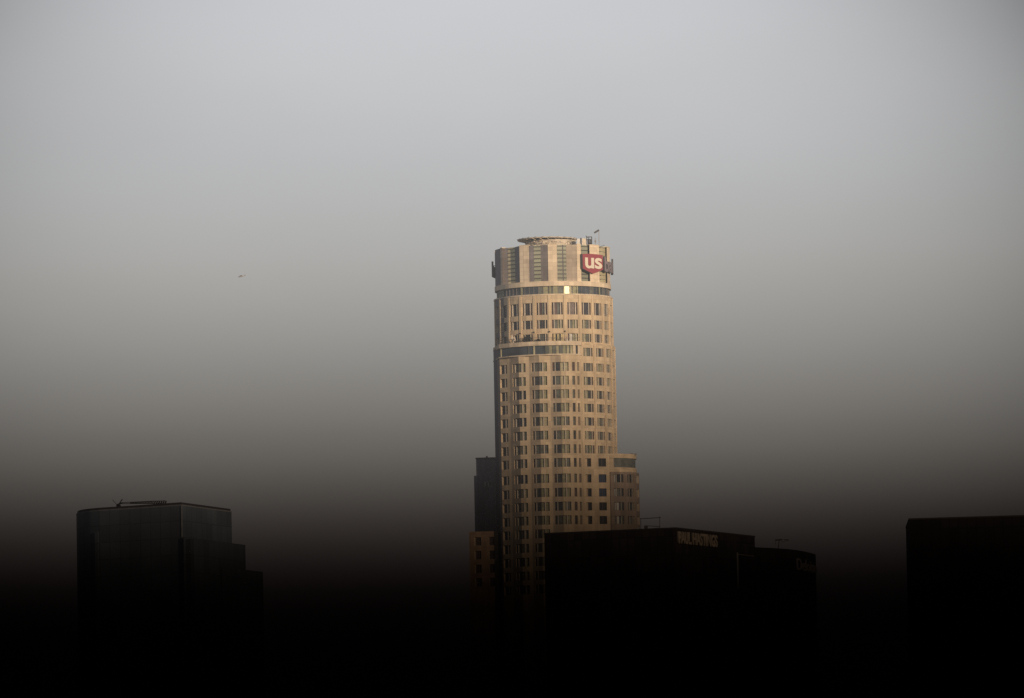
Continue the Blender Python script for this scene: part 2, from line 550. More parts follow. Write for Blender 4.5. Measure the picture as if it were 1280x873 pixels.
# ---- lower drum (right hand side below the terrace)
PL = arc_path(17.85, A0, 258.5)
wl = drum_windows(PL, 17.85, rows_d + rows_l[:7], (2, 7), 3)
mb = MB()
wall(mb, PL, 0, zC0, wl, None, ctone)
mb.build('lower_drum_wall', tower)
for w in wl: windows.append((PL, w))
mb = MB()
mb.ring(circle(17.9), zC0 - 0.3, zC0 + 0.15, 0.9, M['stone_low'])
mb.build('ledge', tower)
mb = MB()
for i in range(1, 7):
    a = 3.5 + 15 * i + 7.5
    p = ang(a, 17.92)
    mb.box((*p, (zC0 + zt(700)) / 2), (0.7, 0.22, zC0 - zt(700)), M['stone_low2'], rz=R(a)); mb.build('pier', tower); mb = MB()

# ---- left block with pleated bays (convex / concave outline)
def rel(x, r):
    return (x * PX, -math.sqrt(r * r - x * x) * PX)
Dp = [(-70 * PX, 34 * PX), (-76 * PX, 5 * PX), (-68.6 * PX, -47.5 * PX),
      rel(-56.3, 81.6), rel(-44.8, 84.2), rel(-31.7, 81.6), rel(-19.4, 84.0), rel(-5.4, 81.4), rel(7.7, 83.8), rel(20.8, 83.2),
      (33.0 * PX, -71.8 * PX), (34.5 * PX, -60 * PX)]
PD = Path(Dp)
PDr = Path([(-70 * PX, 34 * PX), (-76.4 * PX, 5 * PX), (-69 * PX, -49 * PX)] + [rel(x, 84.0) for x in (-56, -44, -32, -20, -8, 6, 20.9)]
           + [(33.4 * PX, -72.2 * PX), (34.9 * PX, -60 * PX)])
zD1, zD2, zD3 = zt(427.3), zt(432.6), zt(443.8)
wd = []
groups_d = [(-68.3, -59.6, 'a'), (-52.6, -36.4, 'b'), (-29.2, -9.8, 'b'), (-3.0, 17.2, 'b'), (21.6, 25.0, 'c'), (28.0, 30.7, 'c')]
for ri, (ya, yb) in enumerate(rows_l):
    for gi, (xa, xb, t) in enumerate(groups_d):
        if ya > 660 and gi > 2: continue
        fc = M['frame_cream']
        rc = random.choice
        if t == 'a':
            subs = [(0, .6, M['pane_dark']), (.6, 1, rc([M['pane_red'], M['pane_dark']]))]
            posts = [(.66, .17, .12, fc)]
        elif t == 'b':
            left = rc([M['pane_dark'], M['pane_dark'], M['pane_mid']])
            right = rc([M['pane_green'], M['pane_green'], M['pane_mid'], M['pane_dark'] if gi == 1 else M['pane_pale']])
            if gi == 3: right = rc([M['pane_green'], M['pane_pale'], M['pane_green']])
            subs = [(0, .17, rc([M['pane_mid'], M['pane_red'], M['pane_dark']])), (.17, .47, left), (.47, .75, right),
                    (.75, 1, rc([right, M['pane_mid'], M['pane_green']]))]
            posts = [(.17, .13, .14, fc), (.74, .15, .14, fc), (.47, .07, .4, M['frame_red'])]
        else:
            subs = [(0, 1, rc([M['pane_mid'], M['pane_dark'], M['pane_red']]))]
            posts = []
        wd.append(dict(u0=PD.ux(xa * PX), u1=PD.ux(xb * PX), z0=zt(yb) - .1, z1=zt(ya) + .1, subs=subs, posts=posts, cosv=1.0))
M['stone_shade'] = stone('shade_side_granite', (0.32, 0.285, 0.265))  # shade of the left side face put into the granite colour
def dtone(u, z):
    # facet shading painted in: browner tone where facets turn from the sun
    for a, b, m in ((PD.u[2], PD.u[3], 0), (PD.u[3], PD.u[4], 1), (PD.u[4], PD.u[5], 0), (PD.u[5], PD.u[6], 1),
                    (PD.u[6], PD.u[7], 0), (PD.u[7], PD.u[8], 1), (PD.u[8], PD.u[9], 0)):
        if a <= u < b: return M['stone_facet_shade'] if m else M['stone_low2']
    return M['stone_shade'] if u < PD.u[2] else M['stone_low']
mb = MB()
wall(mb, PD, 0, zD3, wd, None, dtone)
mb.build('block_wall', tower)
for w in wd: windows.append((PD, w))
mb = MB()                                      # parapet and ledge around the terrace
for za, zb, ins in ((zD2, zD1, 0), (zD3 - 0.25, zD3 + 0.1, -0.1)):
    for a, b in zip(PDr.u, PDr.u[1:]):
        quad(mb, PDr, a, ins, b, ins, za, zb, M['stone'])
        hquad(mb, PDr, a, b, ins, .6, zb, M['stone'])
        hquad(mb, PDr, a, b, ins, .6, za, M['stone'])
        quad(mb, PDr, a, .6, b, .6, za, zb, M['stone'])
mb.build('parapet', tower)
mb = MB()                                      # terrace floor
mb.poly([(*p, zD2 + 0.2) for p in [PDr.pos(u, .5) for u in PDr.u]], M['concrete'])
mb.poly([(*p, zD3 - 0.02) for p in [PDr.pos(u, .3) for u in PDr.u]], M['concrete'])
mb.build('terrace', tower)
mb = MB()                                      # glazed storey under the terrace
xs = [-69, -56, -44, -31, -23.5, -19.6, -15.5, -11, -6.5, -2, 2.5, 6.5, 11, 15.5, 20.9]
cols_ = ['band_dark'] * 5 + ['pane_mid', 'pane_green', 'pane_mid', 'pane_green', 'pane_pale', 'pane_mid', 'pane_green', 'pane_mid', 'pane_pale']
cols_ = ['band_dark', 'band_dark', 'band_dark', 'band_dark', 'band_dark', 'band_dark', 'band_dark', 'pane_mid', 'pane_green', 'pane_mid', 'pane_pale', 'pane_mid', 'pane_green', 'pane_pale']
for a, b, c in zip(xs, xs[1:], cols_):
    for s, t in zip(PDr.cuts(PDr.ux(a * PX), PDr.ux(b * PX)), PDr.cuts(PDr.ux(a * PX), PDr.ux(b * PX))[1:]):
        quad(mb, PDr, s, .5, t, .5, zD3, zD2, M[c])
for s, t in zip(PDr.u[:3], PDr.u[1:3]):
    quad(mb, PDr, s, .5, t, .5, zD3, zD2, M['pane_mid'])
uR = PDr.ux(20.9 * PX)
for s, t, c in ((uR, uR + .9, 'pane_pale'), (uR + .9, uR + 1.9, 'stone'), (uR + 1.9, uR + 2.7, 'pane_dark'), (uR + 2.7, PDr.u[-2], 'stone')):
    quad(mb, PDr, s, .5 if c != 'stone' else .3, t, .5 if c != 'stone' else .3, zD3, zD2, M[c])
quad(mb, PDr, PDr.u[-2], .5, PDr.u[-1], .5, zD3, zD2, M['stone'])
mb.build('terrace_glazing', tower)
mb = MB()
for x, w_ in ((-25.7, .5), (-68, .35), (-32.6, .25), (-11, .2), (-2, .2), (6.5, .2), (15.5, .25), (20, .3)):
    p = PDr.pos(PDr.ux(x * PX), .42)
    mb = MB(); mb.box((*p, (zD3 + zD2) / 2), (w_, .2, zD2 - zD3), M['pane_pale'] if w_ > .3 else M['pane_mid']); mb.build('mullion', tower)
# railing on the terrace, with posts
mb = MB()
us = PDr.u[2:]
u = PDr.u[2]
while u < PDr.ux(20.9 * PX):
    p = PDr.pos(u, .35)
    mb.box((*p, zD1 + .55), (.07, .07, 1.1), M['metal_dark'])
    u += 1.5
for a, b in zip(PDr.u[2:-2], PDr.u[3:-1]):
    p, q = PDr.pos(a, .35), PDr.pos(b, .35)
    mb.bar((*p, zD1 + 1.1), (*q, zD1 + 1.1), .08, M['metal_dark'])
mb.build('railing', tower)

# ---- right shoulder: flat face and rounded corner
Er = []
FL = [(33.2 * PX, -69.9 * PX), (66 * PX, -60 * PX)]
cc = (64 * PX, -22.5 * PX)
def cyl_pts(r):
    return [(cc[0] + r * PX * math.sin(R(a)), cc[1] - r * PX * math.cos(R(a))) for a in range(4, 125, 8)]
zE1, zE2, zE3, zE4 = zt(567.6), zt(573.0), zt(584.6), zt(590.5)
PE = Path(FL + [(66 * PX, -60 * PX + .01)] + [])
PE = Path([FL[0], FL[1]])
we = []
for ri, (ya, yb) in enumerate([(573.6, 584.0)] + rows_l[8:12]):
    for (xa, xb) in ((35.8, 43.0), (52.2, 61.6)):
        m = M['pane_blue'] if xa > 50 and ri in (1, 2) else M['pane_void']
        we.append(dict(u0=PE.ux(xa * PX), u1=PE.ux(xb * PX), z0=zt(yb), z1=zt(ya), subs=[(0, 1, m)], posts=[(.5, .05, .45, M['frame_red'])], cosv=1.0))
mb = MB()
wall(mb, PE, 0, zE1, we, M['stone_low'])
mb.build('shoulder_wall', tower)
for w in we: windows.append((PE, w))
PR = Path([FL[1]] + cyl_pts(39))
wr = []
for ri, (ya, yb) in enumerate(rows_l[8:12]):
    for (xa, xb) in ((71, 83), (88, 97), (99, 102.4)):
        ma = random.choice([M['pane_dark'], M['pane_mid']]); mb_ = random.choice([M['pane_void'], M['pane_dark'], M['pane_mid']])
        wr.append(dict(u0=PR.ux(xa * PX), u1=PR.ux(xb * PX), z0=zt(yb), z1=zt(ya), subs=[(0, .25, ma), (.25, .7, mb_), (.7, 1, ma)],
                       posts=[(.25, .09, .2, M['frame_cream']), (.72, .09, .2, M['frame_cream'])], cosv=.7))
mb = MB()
wall(mb, PR, 0, zE4, wr, M['stone_shadow'])
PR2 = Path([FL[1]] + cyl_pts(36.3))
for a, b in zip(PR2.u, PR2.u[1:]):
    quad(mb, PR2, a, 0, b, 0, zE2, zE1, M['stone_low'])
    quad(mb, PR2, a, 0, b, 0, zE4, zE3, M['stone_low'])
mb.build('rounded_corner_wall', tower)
for w in wr: windows.append((PR, w))
mb = MB()
for a, b in zip(PR2.u, PR2.u[1:]):
    quad(mb, PR2, a, .35, b, .35, zE3, zE2, M['pane_mid'] if a > 1 else M['stone_low'])
mb.build('corner_glazing', tower)
mb = MB()
mb.poly([(*PR2.pos(u), zE1 - .3) for u in PR2.u] + [(20 * PX, 20 * PX, zE1 - .3), (*FL[0], zE1 - .3)], M['concrete'])
mb.poly([(*PR.pos(u), zE4) for u in PR.u] + [(20 * PX, 20 * PX, zE4)], M['concrete'])
for x, w_ in ((72, 1.2), (80, .7), (94, 1.0), (99, .6), (60, .5)):     # low kit along the shoulder roof edge
    mb.box((x * PX, -35 * PX, zE1 + .1), (w_, .8, .5), M['metal_grey'])
mb.build('shoulder_roof', tower)

# ---- left rear shoulder in shade
def zf(py, d): return at(cx(py) - 85, py, 2500 + d * PX).z
zF1, zF2 = zf(573.6, 30), zf(594.5, 27)
mb = MB()
mb.prism([(-100.6 * PX, 32 * PX), (-98 * PX, 30 * PX), (-70 * PX, 27 * PX), (-70 * PX, 80 * PX), (-98 * PX, 84 * PX), (-100.6 * PX, 80 * PX)], zF2, zF1, M['shadow_block'], M['concrete'])
mb.prism([(-103.6 * PX, 30 * PX), (-100 * PX, 27 * PX), (-70 * PX, 24 * PX), (-70 * PX, 83 * PX), (-103.6 * PX, 87 * PX)], 0, zF2, M['shadow_block'], M['concrete'])
mb.prism([(-101.4 * PX, 31 * PX), (-98 * PX, 29 * PX), (-70 * PX, 26 * PX), (-70 * PX, 30 * PX), (-101.4 * PX, 36 * PX)], zF1, zF1 + .35, M['metal_grey'])
mb.box((-87 * PX, 28 * PX, zF1 + .5), (.5, .4, .5), M['metal_grey'])
mb.build('rear_shoulder', tower)
mb = MB()
for xa in (-89.6, -85.6):
    mb.box((xa * PX, 25 * PX, (zf(602.5, 25) + zf(609.5, 25)) / 2), (.4, .3, 1.6), M['trim_pale'])
mb.build('vent_panel', tower)

# ---- lowest left annex, lit
zG = zt(660.0)
PG = Path([(-111 * PX, 20 * PX), (-110.8 * PX, -26 * PX), (-74.5 * PX, -30 * PX)])
wg = []
for (ya, yb) in ((667, 677.4), (684.2, 695), (701.4, 712), (718.6, 729)):
    for (xa, xb) in ((-104.8, -96), (-86.6, -79.4)):
        wg.append(dict(u0=PG.ux(xa * PX), u1=PG.ux(xb * PX), z0=zt(yb), z1=zt(ya), subs=[(0, 1, M['pane_red'])], posts=[(.5, .06, .4, M['frame_red'])], cosv=1))
mb = MB()
M['stone_annex'] = stone('reddish_tan_granite', (0.44, 0.30, 0.20), bw=1.6, bh=2.0, joint=0.8)
wall(mb, PG, 0, zG, wg, M['stone_annex'])
mb.poly([(*p, zG - .2) for p in PG.p] + [(-74 * PX, 20 * PX, zG - .2)], M['concrete'])
mb.build('annex_wall', tower)
for w in wg: windows.append((PG, w))

# ---- windows: the hundred largest are parts, the rest one part
def area(t):
    P_, w = t
    a, b = P_.pos(w['u0']), P_.pos(w['u1'])
    return abs(b[0] - a[0]) * (w['z1'] - w['z0'])
windows.sort(key=area, reverse=True)
for P_, w in windows[:100]:
    f = MB(); win_frame(f, P_, w, M['stone_low']); fo = f.build('window', tower)
    g = MB(); win_pane(g, P_, w); g.build('pane', fo)
f = MB()
for P_, w in windows[100:]:
    win_frame(f, P_, w, M['stone_low']); win_pane(f, P_, w)
tag(f.build('small_windows', tower), kind='stuff')

# ---- lamps above the terrace (x measured in the photo, on the drum)
for x, y in ((650.2, 415.4), (667.4, 415.0), (686.6, 414.8), (705.8, 414.6)):
    rx = (x - cx(415)) * PX
    a = math.degrees(math.asin(rx / 17.5))
    mb = MB()
    p = ang(a, 17.75)
    mb.box((*p, zt(y)), (.35, .5, .35), M['metal_dark'], rz=R(a))
    mb.bar((*ang(a, 17.4), zt(y) + .1), (*p, zt(y) + .1), .1, M['metal_dark'])
    mb.build('wall_lamp', tower)

def zq(py, d=0.0): return at(cx(py), py, 2500 + d).z
# ---- helipad and plant room on the roof
mb = MB()
zr = zc1 - 0.5
zh = zq(299.3)
mb.cyl((-.4, 0), 7.3, zr, zh - 0.6, M['concrete'], 40)
for i in range(0, 80):
    a = -90 + i * 2.3
    h0 = random.uniform(zc1, zh - 1.1); h1 = h0 + random.uniform(.15, .5)
    p = ang(a, 7.45)
    mb.box((p[0] - .4, p[1], (h0 + h1) / 2), (random.uniform(.3, .9), .25, h1 - h0), random.choice([M['pipe'], M['stone_mid'], M['pipe'], M['metal_grey']]), rz=R(a))
mb.build('plant_room', tower)
mb = MB()
mb.cyl((-1.4, 0), 8.75, zh - .28, zh, M['concrete'], 48)
for i in range(24):
    a = 15 * i
    p = ang(a, 8.7); q = ang(a, 7.1)
    mb.bar((p[0] - 1.4, p[1], zh - .35), (q[0] - .9, q[1], zh - .8), .14, M['pipe'])
    p2 = ang(a + 7.5, 8.9)
    mb.bar((p[0] - 1.4, p[1], zh - .3), (p2[0] - 1.4, p2[1], zh + .12), .1, M['metal_grey'])
mb.build('helipad', tower)
def roof_x(x, d=0): return (x - cx(300)) * PX, d
mb = MB()                                       # service frames right of the pad
y0 = -6.0
for x0_, x1_, yt, m in ((721.2, 724.8, 299.5, 'trim_pale'), (725.2, 727.0, 298.5, 'metal_dark'), (727.4, 732.6, 299.2, 'pipe')):
    zz = zq(yt, y0)
    mb.box((((x0_ + x1_) / 2 - cx(300)) * PX, y0, (zr + zz) / 2), ((x1_ - x0_) * PX, 1.2, zz - zr), M[m])
mb.build('plant_box', tower)
mb = MB()
for x in (733.4, 736.0, 739.6):
    mb.bar(((x - cx(300)) * PX, y0, zr), ((x - cx(300)) * PX, y0, zq(297.2, y0)), .28 if x > 739 else .22, M['metal_dark'])
for y_ in (297.3, 300.5):
    mb.bar(((732.8 - cx(300)) * PX, y0, zq(y_, y0)), ((740 - cx(300)) * PX, y0, zq(y_, y0)), .22, M['metal_dark'])
mb.box(((737 - cx(300)) * PX, y0 + .6, (zr + zq(300, y0)) / 2), (1.2, .5, zq(300, y0) - zr), M['shadow_block'])
mb.bar(((732.4 - cx(300)) * PX, y0, zq(295.8, y0)), ((734.4 - cx(300)) * PX, y0, zq(298.4, y0)), .2, M['metal_dark'])
mb.build('service_frame', tower)
mb = MB()
mx = (748.6 - cx(300)) * PX
my = -8.5
mb.bar((mx, my, zr), (mx, my, zq(289.8, my)), .16, M['metal_grey'])
mb.bar(((742.8 - cx(300)) * PX, my, zq(292.4, my)), ((748.9 - cx(300)) * PX, my, zq(288.9, my)), .26, M['metal_dark'], .5)
mb.bar(((744 - cx(300)) * PX, my, zr), ((744 - cx(300)) * PX, my, zq(298.5, my)), .18, M['metal_grey'])
mb.box(((744 - cx(300)) * PX, my, zq(302.8, my)), (.5, .5, .5), M['metal_grey'])
mb.bar((mx, my, zr + .25), (mx + 1.6, my, zq(307.8, my)), .12, M['metal_dark'])
mb.build('mast', tower)

# ------------------------------------------------------------------ lettering helper
def text_mesh(txt, offset=0.0, spacing=1.0):
    cu = bpy.data.curves.new('t', 'FONT')
    cu.body = txt
    cu.size = 1.0
    cu.offset = offset
    cu.space_character = spacing
    cu.extrude = 0.5
    cu.resolution_u = 6
    o = bpy.data.objects.new('t', cu)
    col.objects.link(o)
    dg = bpy.context.evaluated_depsgraph_get()
    me = bpy.data.meshes.new_from_object(o.evaluated_get(dg))
    bpy.data.objects.remove(o)
    bpy.data.curves.remove(cu)
    xs = [v.co.x for v in me.vertices]; ys = [v.co.y for v in me.vertices]
    x0, x1, y0_, y1 = min(xs), max(xs), min(ys), max(ys)
    for v in me.vertices:                        # normalise to 0..1 box, z -.5...5
        v.co.x = (v.co.x - x0) / (x1 - x0)
        v.co.y = (v.co.y - y0_) / (y1 - y0_)
    return me

def letters(name, me, fn, mat, parent, side=None):
    me.materials.clear()
    me.materials.append(mat)
    if side: me.materials.append(side)
    if side:
        for p in me.polygons:
            p.material_index = 0 if (abs(p.normal.z) > .9) else 1
    for v in me.vertices:
        v.co = fn(v.co.x, v.co.y, v.co.z)
    me.update()
    me.name = name
    o = bpy.data.objects.new(name, me)
    col.objects.link(o)
    o.parent = parent
    return o

# ------------------------------------------------------------------ the crown signs
ys1 = zt(317.0 + .8); ys0 = zt(337.4); ytip = zt(341.8)
sign = tag(empty('rooftop_sign', (TX, 2500, 0)),
           'red shield sign with cream letters and dark lettering wrapping round the tower crown', 'sign',
           'signs mounted on the tower crown')
sa = 41.5
def shield_pt(u, z, d):                          # u across the face, d out from the wall
    c = ang(sa, 15.75 + d)
    t = (math.cos(R(sa)), math.sin(R(sa)))
    return (c[0] + t[0] * u, c[1] + t[1] * u, z)
hw = 3.95
out = [(-hw, ys0 + .3), (-hw * .55, ys0 - .35), (0, ytip), (hw * .55, ys0 - .35), (hw, ys0 + .3), (hw, ys1), (hw * .5, ys1 + .12), (0, ys1 + .16), (-hw * .5, ys1 + .12), (-hw, ys1)]
mb = MB()
mb.poly([shield_pt(u, z, 2.0) for u, z in out], M['red'])
for i in range(len(out)):
    a, b = out[i], out[(i + 1) % len(out)]
    mb.poly([shield_pt(*a, .9), shield_pt(*b, .9), shield_pt(*b, 2.0), shield_pt(*a, 2.0)], M['sign_side'])
mb.poly([shield_pt(u, z, .9) for u, z in reversed(out)], M['sign_side'])
mb.build('shield', sign)
me = text_mesh('us', 0.022, 0.95)
zu0, zu1 = zt(335.6), zt(321.9)
letters('lettering', me, lambda x, y, z: shield_pt(-hw + .85 + x * (2 * hw - 1.2), zu0 + y * (zu1 - zu0), 2.0 + .12 * (z + .5) + .004), M['white'], sign)
me = text_mesh('bank', 0.03, 1.0)
zb0, zb1 = zt(338.0), zt(318.8)
def bankfn(x, y, z):
    p = ang(58.5 + x * 40, 17.35 + .55 * (z + .5))
    return (p[0], p[1], zb0 + y * (zb1 - zb0))
letters('word_lettering', me, bankfn, M['navy'], sign, M['sign_side'])
mb = MB()                                        # mounting rails behind the letters
for zz in (zb0 + 1.0, zb0 + 3.0):
    for i in range(10):
        mb.bar((*ang(56 + 4.4 * i, 17.25), zz), (*ang(60.4 + 4.4 * i, 17.25), zz), .14, M['metal_dark'])
mb.build('mounting_rail', sign)
s2 = copy_tree(sign)
s2.rotation_euler = (0, 0, math.pi)
tag(s2, 'shaded dark sign seen edge-on at the left rim of the tower crown', 'sign')

# ------------------------------------------------------------------ things on the terrace
def shrub(x, h, w, label):
    o = MB()
    pos = PDr.pos(PDr.ux(x * PX), 1.4)
    o.box((0, 0, .3), (w * .6, w * .6, .6), M['metal_dark'])
    pot = empty('potted_shrub', (TX + pos[0], 2500 + pos[1], zD2 + .2))
    o.build('planter', pot)
    c = MB()
    for i in range(260):
        while True:
            q = Vector((random.uniform(-1, 1), random.uniform(-1, 1), random.uniform(-1, 1)))
            if q.length < 1: break
        q = Vector((q.x * w * .5, q.y * w * .5, .6 + h * .5 + q.z * h * .5))
        s = random.uniform(.10, .2)
        d = Vector((random.uniform(-1, 1), random.uniform(-1, 1), random.uniform(-1, 1))).normalized()
        e = d.orthogonal().normalized()
        f_ = d.cross(e)
        c.poly([q + e * s, q + f_ * s, q - e * s, q - f_ * s], M['leaf'])
    c.build('foliage', pot)
    return tag(pot, label, 'potted shrub', 'potted shrubs on the terrace')
shrub(-35.5, 2.6, 2.3, 'large dark potted shrub on the tower terrace, the biggest of its kind')
shrub(-21.5, 1.3, 1.3, 'small dark potted shrub in the middle of the tower terrace')
def heater(x, m, h, label):
    pos = PDr.pos(PDr.ux(x * PX), 1.1)
    t = empty('patio_parasol', (TX + pos[0], 2500 + pos[1], zD2 + .2))
    a = MB(); a.bar((0, 0, 0), (0, 0, h), .12, M['metal_grey']); a.cyl((0, 0), .35, 0, .12, M['metal_grey'], 12); a.build('pole', t)
    b = MB(); b.cyl((0, 0), .5, h - 1.5, h, m, 10, r2=.08); b.build('canopy', t)
    return tag(t, label, 'parasol', 'folded parasols on the terrace')
heater(-55.6, M['pipe'], 3.6, 'folded pale parasol on the tower terrace, the taller one near the left corner')
heater(-52.3, M['pipe'], 3.1, 'folded pale parasol on the tower terrace, between the tall parasol and the shrub')
heater(17.3, M['trim_pale'], 1.9, 'short folded white parasol at the right end of the tower terrace')

# blinds behind the terrace, sun glint put into their gold colour
M['glint_strip'] = plain('glint_strip', (0.85, 0.68, 0.36), rough=0.4)
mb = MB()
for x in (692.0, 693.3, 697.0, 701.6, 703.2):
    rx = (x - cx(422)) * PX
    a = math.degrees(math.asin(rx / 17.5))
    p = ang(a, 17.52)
    mb = MB(); mb.box((*p, zt(422.3)), (.2, .1, 2.1), M['glint_strip'], rz=R(a)); mb.build('sunlit_blind', tower)

# ------------------------------------------------------------------ dark blocks around
def P2(px, py, Y):
    p = at(px, py, Y)
    return (p.x, p.y), p.z

def line_y(a, b, t): return a + (b - a) * t

# left glass building
YL = 2000.0
c0, zL = P2(227, 632.2, YL)                     # the near corner, cornice height
def alongL(px, dY): return P2(px, 640, YL + dY)[0]
left_pts = [alongL(95.3, 27.0), alongL(97.5, 22.4), alongL(103, 19.0), alongL(112, 16.2), alongL(124, 13.8), alongL(160, 9.2), c0, alongL(289.4, 27.5)]
back = [(left_pts[-1][0] - 14, left_pts[-1][1] + 26), (left_pts[0][0] + 8, left_pts[0][1] + 30)]
lb = tag(empty('glass_office_block', (c0[0], c0[1], 0)), 'dark blue-grey glass block with rounded left end and a crane on its roof', 'building')
def loc(pts, base): return [(p[0] - base[0], p[1] - base[1]) for p in pts]
Lp = loc(left_pts + back, c0)
mb = MB(); mb.prism(Lp, 0, zL, M['dark_glass'], M['concrete']); mb.build('wall', lb)
mb = MB(); mb.ring([(p[0] * 1.002, p[1] * 1.002) for p in Lp], zL + .001, zL + .28, 1.0, M['trim_light']); mb.build('cornice', lb)
def shrink(pts, d):
    n = len(pts); mx_ = sum(p[0] for p in pts) / n; my_ = sum(p[1] for p in pts) / n
    o = []
    for p in pts:
        l = math.hypot(p[0] - mx_, p[1] - my_); k_ = (l - d) / l
        o.append((mx_ + (p[0] - mx_) * k_, my_ + (p[1] - my_) * k_))
    return o
mb = MB(); mb.ring(shrink(Lp, .25), zL + .28, zL + .80, .6, M['metal_dark']); mb.build('parapet', lb)
mb = MB(); mb.box((0.0, -.1, (zL + zL - 7.6) / 2), (.24, .3, 7.6), M['trim_light'], rz=R(-20)); mb.build('corner_trim', lb)
# vertical recess near the left end
mb = MB()
q = at(121, 665, YL + 14.2)
mb.box((q.x - c0[0], q.y - c0[1] - .25, q.z / 2), (.9, .5, q.z), M['dark_glass2'], rz=R(-32)); mb.build('vertical_fin', lb)
# stepped blocks against the right face
sA, zA = P2(229.3, 671.6, YL - 1.5)
sB, _ = P2(306.6, 677, YL + 33)
mb = MB()
stp = [sA, sB, (sB[0] - 3, sB[1] + 12), (sA[0] - 4, sA[1] + 14)]
mb.prism(loc(stp, c0), 0, zA, M['dark_glass2'], M['concrete'])
mb.build('upper_step', lb)
mb = MB()
q = at(235, 676, YL - 2)
mb.box((q.x - c0[0] + .2, q.y - c0[1] + 2.2, (zA - .4) / 2), (1.6, 1.5, zA - .4), M['fin_glass'], rz=R(66)); mb.build('vertical_fin', lb)
sC, zCc = P2(277, 709, YL + 19)
sD, _ = P2(328.6, 713.5, YL + 42)
mb = MB()
mb.prism(loc([sC, sD, (sD[0] - 3, sD[1] + 12), (sC[0] - 4, sC[1] + 14)], c0), 0, zCc, M['dark_glass2'], M['concrete'])
mb.build('lower_step', lb)

M['crane'] = plain('black_crane_paint', (0.012, 0.012, 0.013), rough=0.7, spec=.1)
# crane on the roof of the left block
kb = at(190, 633, YL + 12)
crane = tag(empty('roof_crane', (kb.x, kb.y, zL + .3)), 'dark lattice window-cleaning crane lying along the roof of the left glass block', 'crane')
def ck(px, py):
    p = at(px, py, YL + 12)
    return Vector((p.x - kb.x, 0, p.z - (zL + .3)))
mb = MB()
a_, b_ = ck(151.5, 628.6), ck(192, 626.6)
a2_, b2_ = ck(151.5, 629.9), ck(192, 629.6)
mb.bar(a_, b_, .16, M['crane']); mb.bar(a2_, b2_, .16, M['crane'])
n = 22
for i in range(n):
    t = i / n; t2 = (i + 1) / n
    if t < .25: continue
    mb.bar(a2_.lerp(b2_, t), a_.lerp(b_, t2), .2, M['crane'])
mb.build('jib', crane)
mb = MB()
mb.bar(ck(192, 626.7), ck(207, 626.2), .14, M['crane']); mb.bar(ck(192, 632.5), ck(207, 630.6), .16, M['crane'])
mb.bar(ck(207, 626.2), ck(207, 631), .14, M['crane'])
for i in range(6):
    x = 191.5 + i * 2.7
    mb.bar(ck(x, 631.8), ck(x + 3.0, 626.6), .3, M['crane'])
mb.box(ck(199, 631.6) + Vector((0, 1, 0)), (1.8, 1.6, .9), M['crane'])
mb.build('counterweight_truss', crane)
mb = MB()
mb.bar(ck(146, 631), ck(140.6, 624.9), .12, M['crane']); mb.bar(ck(148, 631.4), ck(152.9, 624.2), .22, M['crane'])
mb.bar(ck(146, 631.3), ck(152.5, 628.9), .3, M['crane'])
mb.box(ck(148, 632) + Vector((0, .5, -.1)), (1.0, 1.4, .5), M['crane'])
mb.build('boom_head', crane)

# black block with the sign, in front of the tower
YP = 1900.0
pc, zP = P2(845, 661.0, YP)
pl = P2(680.3, 668, YP + 11.3)[0]
pr = P2(943.4, 672, YP + 36.5)[0]
ph = tag(empty('office_block', (pc[0], pc[1], 0)), 'black square office block with pale gold name sign in front of the tower', 'building')
mb = MB()
bk = [(pr[0] - 26, pr[1] + 11), (pl[0] + 3, pl[1] + 34)]
mb.prism(loc([pl, pc, pr] + bk, pc), 0, zP, M['black_granite'], M['concrete'])
mb.build('wall', ph)
mb = MB(); mb.ring(shrink(loc([pl, pc, pr] + bk, pc), -.12), zP + .002, zP + .3, .8, M['metal_dark']); mb.build('coping', ph)
t_ = Vector((pr[0] - pc[0], pr[1] - pc[1], 0)); Lr = t_.length; t_.normalize()
nn = Vector((t_.y, -t_.x, 0))
nsg = tag(empty('wall_sign', (pc[0], pc[1], 0)), 'pale gold capital lettering high on the black block, right of its corner', 'sign')
me = text_mesh('PAUL HASTINGS', 0.03, 1.0)
s0, s1 = Lr * .012, Lr * .50
hb, ht = zP - 3.3, zP - .55
def phf(x, y, z):
    p = t_ * (s0 + x * (s1 - s0)) + nn * (.1 + .35 * (z + .5))
    return (p.x, p.y, hb + y * (ht - hb))
letters('lettering', me, phf, M['gold'], nsg)
mb = MB()
for zz in (hb + .5, ht - .5):
    mb.bar(t_ * s0 + nn * .06 + Vector((0, 0, zz)), t_ * s1 + nn * .06 + Vector((0, 0, zz)), .1, M['metal_dark'])
mb.build('mounting_rail', nsg)
# frame on its roof
fb = at(812, 661, YP + 8)
fr = tag(empty('roof_gantry', (fb.x, fb.y, zP - .2)), 'thin dark metal gantry frame on the roof of the black block beside the tower', 'gantry')
def fk(px, py):
    p = at(px, py, YP + 8)
    return Vector((p.x - fb.x, 0, p.z - (zP - .2)))
mb = MB()
mb.bar(fk(824.7, 663), fk(824.6, 645.6), .13, M['metal_dark'])
mb.bar(fk(801, 663), fk(801, 648), .13, M['metal_dark'])
mb.build('post', fr)
mb = MB()
mb.bar(fk(800, 648.8), fk(826, 647.2), .16, M['metal_dark']); mb.bar(fk(806, 657.4), fk(825, 658.4), .14, M['metal_dark'])
mb.bar(fk(816, 660.6), fk(825, 660), .09, M['metal_dark'])
mb.build('beam', fr)
mb = MB()
mb.box(fk(807.5, 660), (.8, .9, .9), M['metal_dark']); mb.box(fk(797.5, 661.2), (.6, .7, .5), M['trim_light'])
mb.build('winch', fr)

